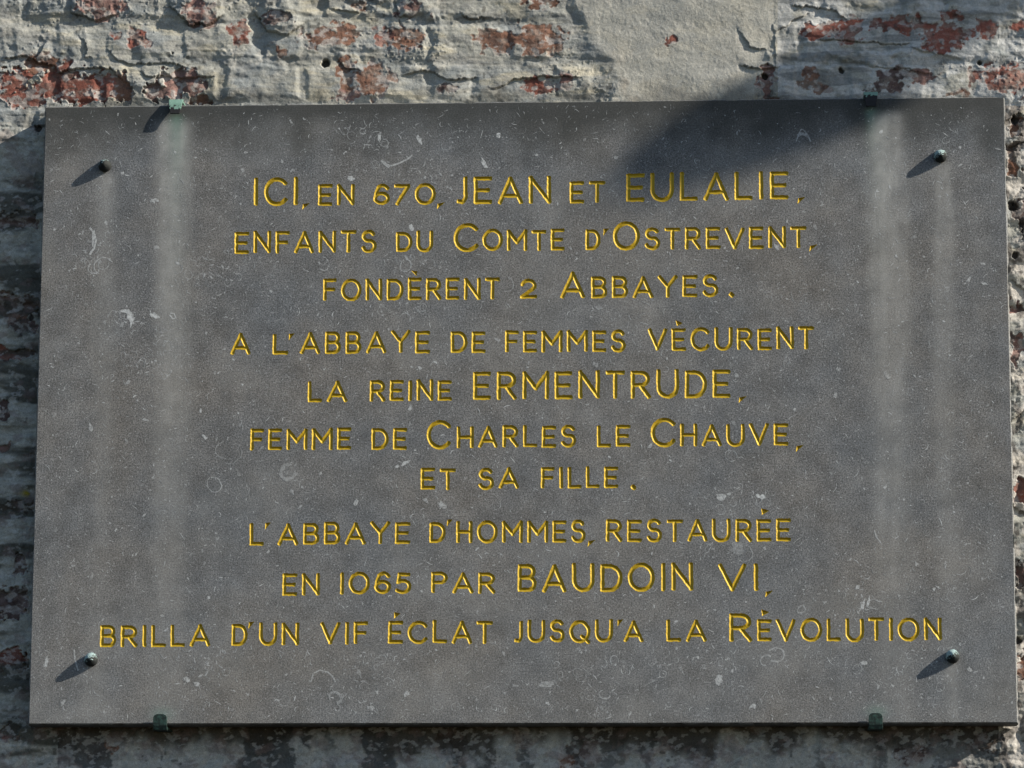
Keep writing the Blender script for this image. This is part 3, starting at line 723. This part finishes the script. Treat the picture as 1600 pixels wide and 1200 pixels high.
        ribbon(us, vs, np.full(len(us), w), a)
    for a in ((335, 757, 11.5, .9, .45, 6.2), (451, 737, 12, 3.4, .26, 5.0), (697, 720, 11, .9, .4, 6.2), (533, 328, 7.5, .8, .5, 6.2), (659, 332, 11, .7, .45, 5.2), (352, 703, 14, .8, .35, 3.0), (360, 707, 18, .8, .25, 2.2), (505, 412, 10, .8, .4, 4.0), (634, 415, 9, .9, .5, 6), (638, 398, 4, 1.3, .6, 6.2), (650, 414, 8, 1.2, .45, 6), (160, 415, 13, 1.2, .4, 3.2), (146, 420, 8, 1.1, .4, 4), (1142, 712, 9, .8, .35, 6), (1162, 863, 14, 1.0, .3, 5.4), (1144, 712, 7, .7, .3, 3), (960, 1032, 7, 1.0, .4, 4.5), (943, 1036, 6, 1.0, .4, 4), (1213, 1023, 12, 1.4, .35, 5), (1196, 1032, 8, 1.1, .35, 4), (632, 500, 10, .8, .4, 3.1), (1305, 570, 9, .6, .25, 2), (790, 444, 12, .9, .3, 3), (1470, 1015, 5, .8, .4, 4), (524, 1090, 9, 2.2, .3, 5), (945, 1085, 8, 1.4, .35, 4), (1500, 890, 9, .7, .35, 2.2)):
        ring(*a)
    # clusters and the dust of broken shells
    cl = [(203, 493, 30), (570, 215, 60), (640, 290, 60), (150, 400, 45), (1100, 1040, 70), (1165, 790, 45), (330, 430, 60), (560, 1060, 90), (930, 1060, 90), (1120, 850, 40), (620, 480, 60), (310, 1040, 60), (1330, 950, 60), (230, 560, 60), (640, 400, 50), (1440, 1060, 60)]
    for (cu, cv, s) in cl:
        for _ in range(int(s * 0.8)):
            a, b = RNG.normal(cu, s * .55), RNG.normal(cv, s * .4)
            k = RNG.random()
            if k < .55: hair(a, b, RNG.uniform(4, 14), RNG.uniform(.35, .9), RNG.uniform(.2, .6))
            elif k < .8: blob(a, b, RNG.uniform(1, 3.2), RNG.uniform(.7, 2), RNG.uniform(0, 3), RNG.uniform(.25, .65), .3, 9)
            else: ring(a, b, RNG.uniform(3, 8), RNG.uniform(.4, .9), RNG.uniform(.2, .45), RNG.uniform(2, 6))
    for _ in range(9000):
        hair(RNG.uniform(50, 1590), RNG.uniform(165, 1130), RNG.gamma(2.0, 2.4) + 1.5, RNG.uniform(.28, .7), min(RNG.gamma(2.0, .16), .8))
    for _ in range(1900):
        q = RNG.gamma(1.6, .55) + .5
        blob(RNG.uniform(50, 1590), RNG.uniform(165, 1130), q * RNG.uniform(.7, 1.5), q * .7, RNG.uniform(0, 3), RNG.uniform(.15, .7), .3, 8)
    for _ in range(130):
        ring(RNG.uniform(50, 1590), RNG.uniform(165, 1130), RNG.uniform(3, 9), RNG.uniform(.35, .7), RNG.uniform(.12, .35), RNG.uniform(1.2, 5.5))
    return np.array(V), np.array(F3), np.array(A)

def build_plaque():
    idx = np.arange((NX + 1) * (NZ + 1)).reshape(NZ + 1, NX + 1)
    X, Z = np.meshgrid(gx, gz)
    V = np.stack([X, DEP.astype(float), Z], -1).reshape(-1, 3)
    cut = DEP > 0.00004
    cell = cut[:-1, :-1] | cut[1:, :-1] | cut[:-1, 1:] | cut[1:, 1:]
    blk = cell.reshape(NZ // NB, NB, NX // NB, NB).any((1, 3))
    fine = np.repeat(np.repeat(blk, NB, 0), NB, 1)
    q = np.stack([idx[:-1, :-1], idx[:-1, 1:], idx[1:, 1:], idx[1:, :-1]], -1)
    stone_f = q[fine & ~cell]
    ic = idx[::NB, ::NB]
    qb = np.stack([ic[:-1, :-1], ic[:-1, 1:], ic[1:, 1:], ic[1:, :-1]], -1)[~blk]
    f1, v1 = compact(np.concatenate([stone_f, qb]), V)
    # body: arrises, sides and back, subdivided so that the edges can be slightly uneven
    n = 400
    def loop(off, y, jit):
        a = np.linspace(off, W - off, n); b = np.linspace(off, H - off, n)
        L = [(x, y, off) for x in a[:-1]] + [(W - off, y, z) for z in b[:-1]] + [(x, y, H - off) for x in a[::-1][:-1]] + [(off, y, z) for z in b[::-1][:-1]]
        L = np.array(L)
        if jit:
            k = jit * np.abs(fbm(L[:, 0] * 60 + L[:, 2] * 43, L[:, 2] * 10, 601, 3))
            k = k + (jit > 0.001) * 0.0032 * sstep(0.80, 0.93, vnoise(L[:, 0] * 34 + 3.3, L[:, 2] * 34 + 1.7, 611))
            L[:, 0] += np.where(L[:, 0] < off + 1e-6, k, np.where(L[:, 0] > W - off - 1e-6, -k, 0))
            L[:, 2] += np.where(L[:, 2] < off + 1e-6, k, np.where(L[:, 2] > H - off - 1e-6, -k, 0))
        return L
    loops = [loop(CH, 0.0, 0), loop(0.0, CH * 1.1, 0.0019), loop(0.0, TH, 0.0005), loop(0.004, TH, 0)]
    m = len(loops[0]); v2 = np.concatenate(loops); f2 = []
    for k in range(3):
        for i in range(m):
            j = (i + 1) % m
            f2.append((k * m + i, (k + 1) * m + i, (k + 1) * m + j, k * m + j))
    b = len(v2); v2 = np.concatenate([v2, [(0.004, TH, 0.004), (W - .004, TH, 0.004), (W - .004, TH, H - .004), (0.004, TH, H - .004)]])
    f2.append((b, b + 3, b + 2, b + 1)); f2 = np.array(f2)
    v3, f3, a3 = fossils()
    f3 = np.concatenate([f3, f3[:, 2:3]], 1)      # as degenerate-free quads below
    nv = len(v1) + len(v2)
    VV = np.concatenate([v1, v2, v3])
    # triangles and quads together: build with explicit loop starts
    quads = np.concatenate([f1, f2 + len(v1)]); tris = f3[:, :3] + nv
    me = bpy.data.meshes.new('stone_plaque')
    me.vertices.add(len(VV)); me.vertices.foreach_set('co', VV.astype(np.float32).ravel())
    li = np.concatenate([quads.ravel(), tris.ravel()]).astype(np.int32)
    ls = np.concatenate([np.arange(len(quads)) * 4, len(quads) * 4 + np.arange(len(tris)) * 3]).astype(np.int32)
    me.loops.add(len(li)); me.loops.foreach_set('vertex_index', li)
    me.polygons.add(len(ls)); me.polygons.foreach_set('loop_start', ls)
    me.update(calc_edges=True)
    me.materials.append(M_stone)
    me.polygons.foreach_set('use_smooth', np.zeros(len(ls), bool))
    o = bpy.data.objects.new('stone_plaque', me); SC.collection.objects.link(o)
    lime, soot, cop = stains(VV[:, 0], VV[:, 2])
    body = np.zeros(len(VV), bool); body[len(v1) + m:nv] = True
    lime[body] = 0.12; cop[body] = 0
    low = body & (VV[:, 2] < 0.01); soot[body] = 0.05; soot[low] = 0.35  # shade of the bottom edge put into the soot amount
    rightb = body & (VV[:, 0] > W - 0.003); lime[rightb] = 0.5  # sun caught by the right edge put into the lime amount
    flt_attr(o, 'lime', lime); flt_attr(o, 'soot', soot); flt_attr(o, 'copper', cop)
    fo = np.zeros(len(VV)); fo[nv:] = a3; flt_attr(o, 'fossil', fo)
    tag(o, 'grey blue limestone plaque with gilded incised French inscription mounted on the brick wall', 'plaque')
    # the gilded cuts, one part per line of writing
    lab = np.maximum(np.maximum(LID[:-1, :-1], LID[1:, :-1]), np.maximum(LID[:-1, 1:], LID[1:, 1:]))
    for lid in range(nword):
        f, vv = compact(q[cell & (lab == lid)], V)
        mesh_obj('gilded_word', vv, f, M_gold, o)
    return o
plaque = build_plaque()

# ------------------------------------------------------------------ bolts
def make_bolt(px, py, r, seed, label):
    x, z = at(px, py, -0.004)
    rng = np.random.default_rng(seed)
    bm = bmesh.new()
    prof = [(0.0, 0.0155), (0.22, 0.0150), (0.45, 0.0138), (0.66, 0.0115), (0.84, 0.0085), (0.96, 0.0050), (1.0, 0.0020), (0.97, 0.0002), (0.7, -0.0006)]
    ns = 28; rings = []
    for i, (q, h) in enumerate(prof):
        if q == 0: rings.append([bm.verts.new((0, -h * r / 0.0105, 0))]); continue
        ring = []
        for k in range(ns):
            a = 2 * math.pi * k / ns; rr = q * r * (1 + 0.02 * rng.normal() * (0.3 + q))
            ring.append(bm.verts.new((rr * math.cos(a), -h * r / 0.0105 * (1 + 0.03 * rng.normal() * (i < 7)), rr * math.sin(a))))
        rings.append(ring)
    for k in range(ns):
        bm.faces.new((rings[0][0], rings[1][k], rings[1][(k + 1) % ns]))
    for a, b in zip(rings[1:-1], rings[2:]):
        for k in range(ns):
            bm.faces.new((a[k], b[k], b[(k + 1) % ns], a[(k + 1) % ns]))
    o = bm_obj('bolt', bm, M_bronze_bare if seed == 1 else M_bronze, smooth=True)
    o.location = (float(x), 0.0, float(z))
    tag(o, label, 'bolt', 'domed bronze bolts in the plaque\'s corners')
make_bolt(163.5, 258.5, 0.0102, 1, 'dark domed bolt near the plaque\'s top left corner, below the pale green clip')
make_bolt(1469.5, 243.5, 0.0102, 2, 'pitted domed bolt near the plaque\'s top right corner, pale patch on top')
make_bolt(142, 1030.5, 0.0105, 3, 'domed bolt near the plaque\'s bottom left corner, under the word BRILLA')
make_bolt(1488.5, 1025.5, 0.0105, 4, 'domed bolt near the plaque\'s bottom right corner, below the word RÉVOLUTION')

# ------------------------------------------------------------------ clips
def plate(bm, path, widths, t):
    """strip swept along a (y, z) path with a width at each point and thickness t"""
    n = len(path); secs = []
    for i, ((y, z), w) in enumerate(zip(path, widths)):
        p = path[max(i - 1, 0)]; q = path[min(i + 1, n - 1)]
        dy, dz = q[0] - p[0], q[1] - p[1]; L = math.hypot(dy, dz); ny, nz = -dz / L, dy / L
        secs.append([bm.verts.new((sx * w, y + s * ny * t / 2, z + s * nz * t / 2)) for s, sx in ((1, -.5), (1, .5), (-1, .5), (-1, -.5))])
    for a, b in zip(secs[:-1], secs[1:]):
        for k in range(4):
            bm.faces.new((a[k], a[(k + 1) % 4], b[(k + 1) % 4], b[k]))
    bm.faces.new(secs[0]); bm.faces.new(secs[-1][::-1])

def make_clip(px, top, mat, label):
    edge = H if top else 0.0
    x, _ = at(px, 160 if top else 1130)
    root = bpy.data.objects.new('plaque_clip', None); SC.collection.objects.link(root)
    root.location = (float(x), 0.0, edge); root.empty_display_size = 0.02
    s = 1 if top else -1
    bm = bmesh.new()
    plate(bm, [(YW + 0.012, s * 0.0055), (0.02, s * 0.0052), (0.001, s * 0.0050)], [0.021, 0.021, 0.0215], 0.0030)
    bm_obj('bracket_strip', bm, mat, root)
    bm = bmesh.new()
    if top:
        path = [(0.0012, 0.0075), (-0.0035, 0.0066), (-0.0080, -0.001), (-0.0105, -0.009), (-0.0120, -0.0175)]; wd = [0.0222, 0.0222, 0.0205, 0.0180, 0.0150]
    else:
        path = [(0.0012, -0.0074), (-0.0030, -0.0070), (-0.0052, -0.001), (-0.0060, 0.006), (-0.0066, 0.0115), (-0.0068, 0.0145), (-0.0068, 0.0160)]; wd = [0.0212, 0.0212, 0.0212, 0.0212, 0.0205, 0.0165, 0.0105]
    plate(bm, path, wd, 0.0026)
    lip = bm_obj('lip', bm, mat, root)
    bv = lip.modifiers.new('bevel', 'BEVEL'); bv.width = 0.0005; bv.segments = 2; bv.limit_method = 'ANGLE'
    tag(root, label, 'clip', 'green metal clips gripping the plaque\'s edges')
make_clip(275.5, True, M_pale, 'pale green verdigris clip hooked over the plaque\'s top edge near the left')
make_clip(1360.5, True, M_teal, 'turquoise and black clip on the plaque\'s top edge inside the blue shadow')
make_clip(251, False, M_dark, 'dark green clip under the plaque\'s bottom edge, right of the lower left bolt')
make_clip(1368, False, M_dark, 'dark green clip under the plaque\'s bottom edge, left of the lower right bolt')

# ------------------------------------------------------------------ the lantern added out of view to cast the soft shadow on the plaque
def lathe(bm, prof, ns=40):
    rings = []
    for r, z in prof:
        rings.append([bm.verts.new((r * math.cos(2 * math.pi * k / ns), r * math.sin(2 * math.pi * k / ns), z)) for k in range(ns)])
    for a, b in zip(rings[:-1], rings[1:]):
        for k in range(ns):
            bm.faces.new((a[k], a[(k + 1) % ns], b[(k + 1) % ns], b[k]))
    bm.faces.new(rings[0]); bm.faces.new(rings[-1][::-1])

def build_shadow_caster():
    tx, tz = (float(q) for q in at(962, 304))
    D = 4.0; R0 = 0.12
    p = D * math.tan(ALPHA)                                  # how far its rim stands out of the plaque's plane
    root = bpy.data.objects.new('unseen_shadow_caster', None); SC.collection.objects.link(root)
    root.location = (tx + 0.855 * D, -p + R0, tz + 0.52 * D)
    M = M_iron
    bm = bmesh.new(); lathe(bm, [(0.004, -0.122), (0.03, -0.119), (0.052, -0.100), (0.085, -0.068), (0.112, -0.034), (R0, -0.004), (R0, 0.0)]); bm_obj('housing', bm, M, root, True)
    bm = bmesh.new(); lathe(bm, [(R0 + 0.004, 0.0005), (R0 + 0.004, 0.006), (0.085, 0.022), (0.04, 0.036), (0.012, 0.045), (0.01, 0.06)]); bm_obj('cap', bm, M, root, True)
    yb = YW + p - R0 + 0.004                                  # the wall, in the lantern's own frame
    bm = bmesh.new()
    def box(x0, x1, y0, y1, z0, z1):
        v = [bm.verts.new(q) for q in ((x0, y0, z0), (x1, y0, z0), (x1, y1, z0), (x0, y1, z0), (x0, y0, z1), (x1, y0, z1), (x1, y1, z1), (x0, y1, z1))]
        for f in ((0, 1, 2, 3), (4, 7, 6, 5), (0, 4, 5, 1), (1, 5, 6, 2), (2, 6, 7, 3), (3, 7, 4, 0)): bm.faces.new([v[i] for i in f])
    box(-0.03, 0.03, 0.06, yb, -0.07, -0.01); bm_obj('arm', bm, M, root)
    bm = bmesh.new(); box(-0.08, 0.08, yb - 0.016, yb + 0.03, -0.2, 0.12); bm_obj('wall_plate', bm, M, root)
    tag(root, 'added dark iron bowl lantern on a long arm, high on the wall beyond the plaque', 'shadow_caster')
M_iron = NT('painted_iron').out((0.03, 0.032, 0.034), 0.5, 0.2)
build_shadow_caster()
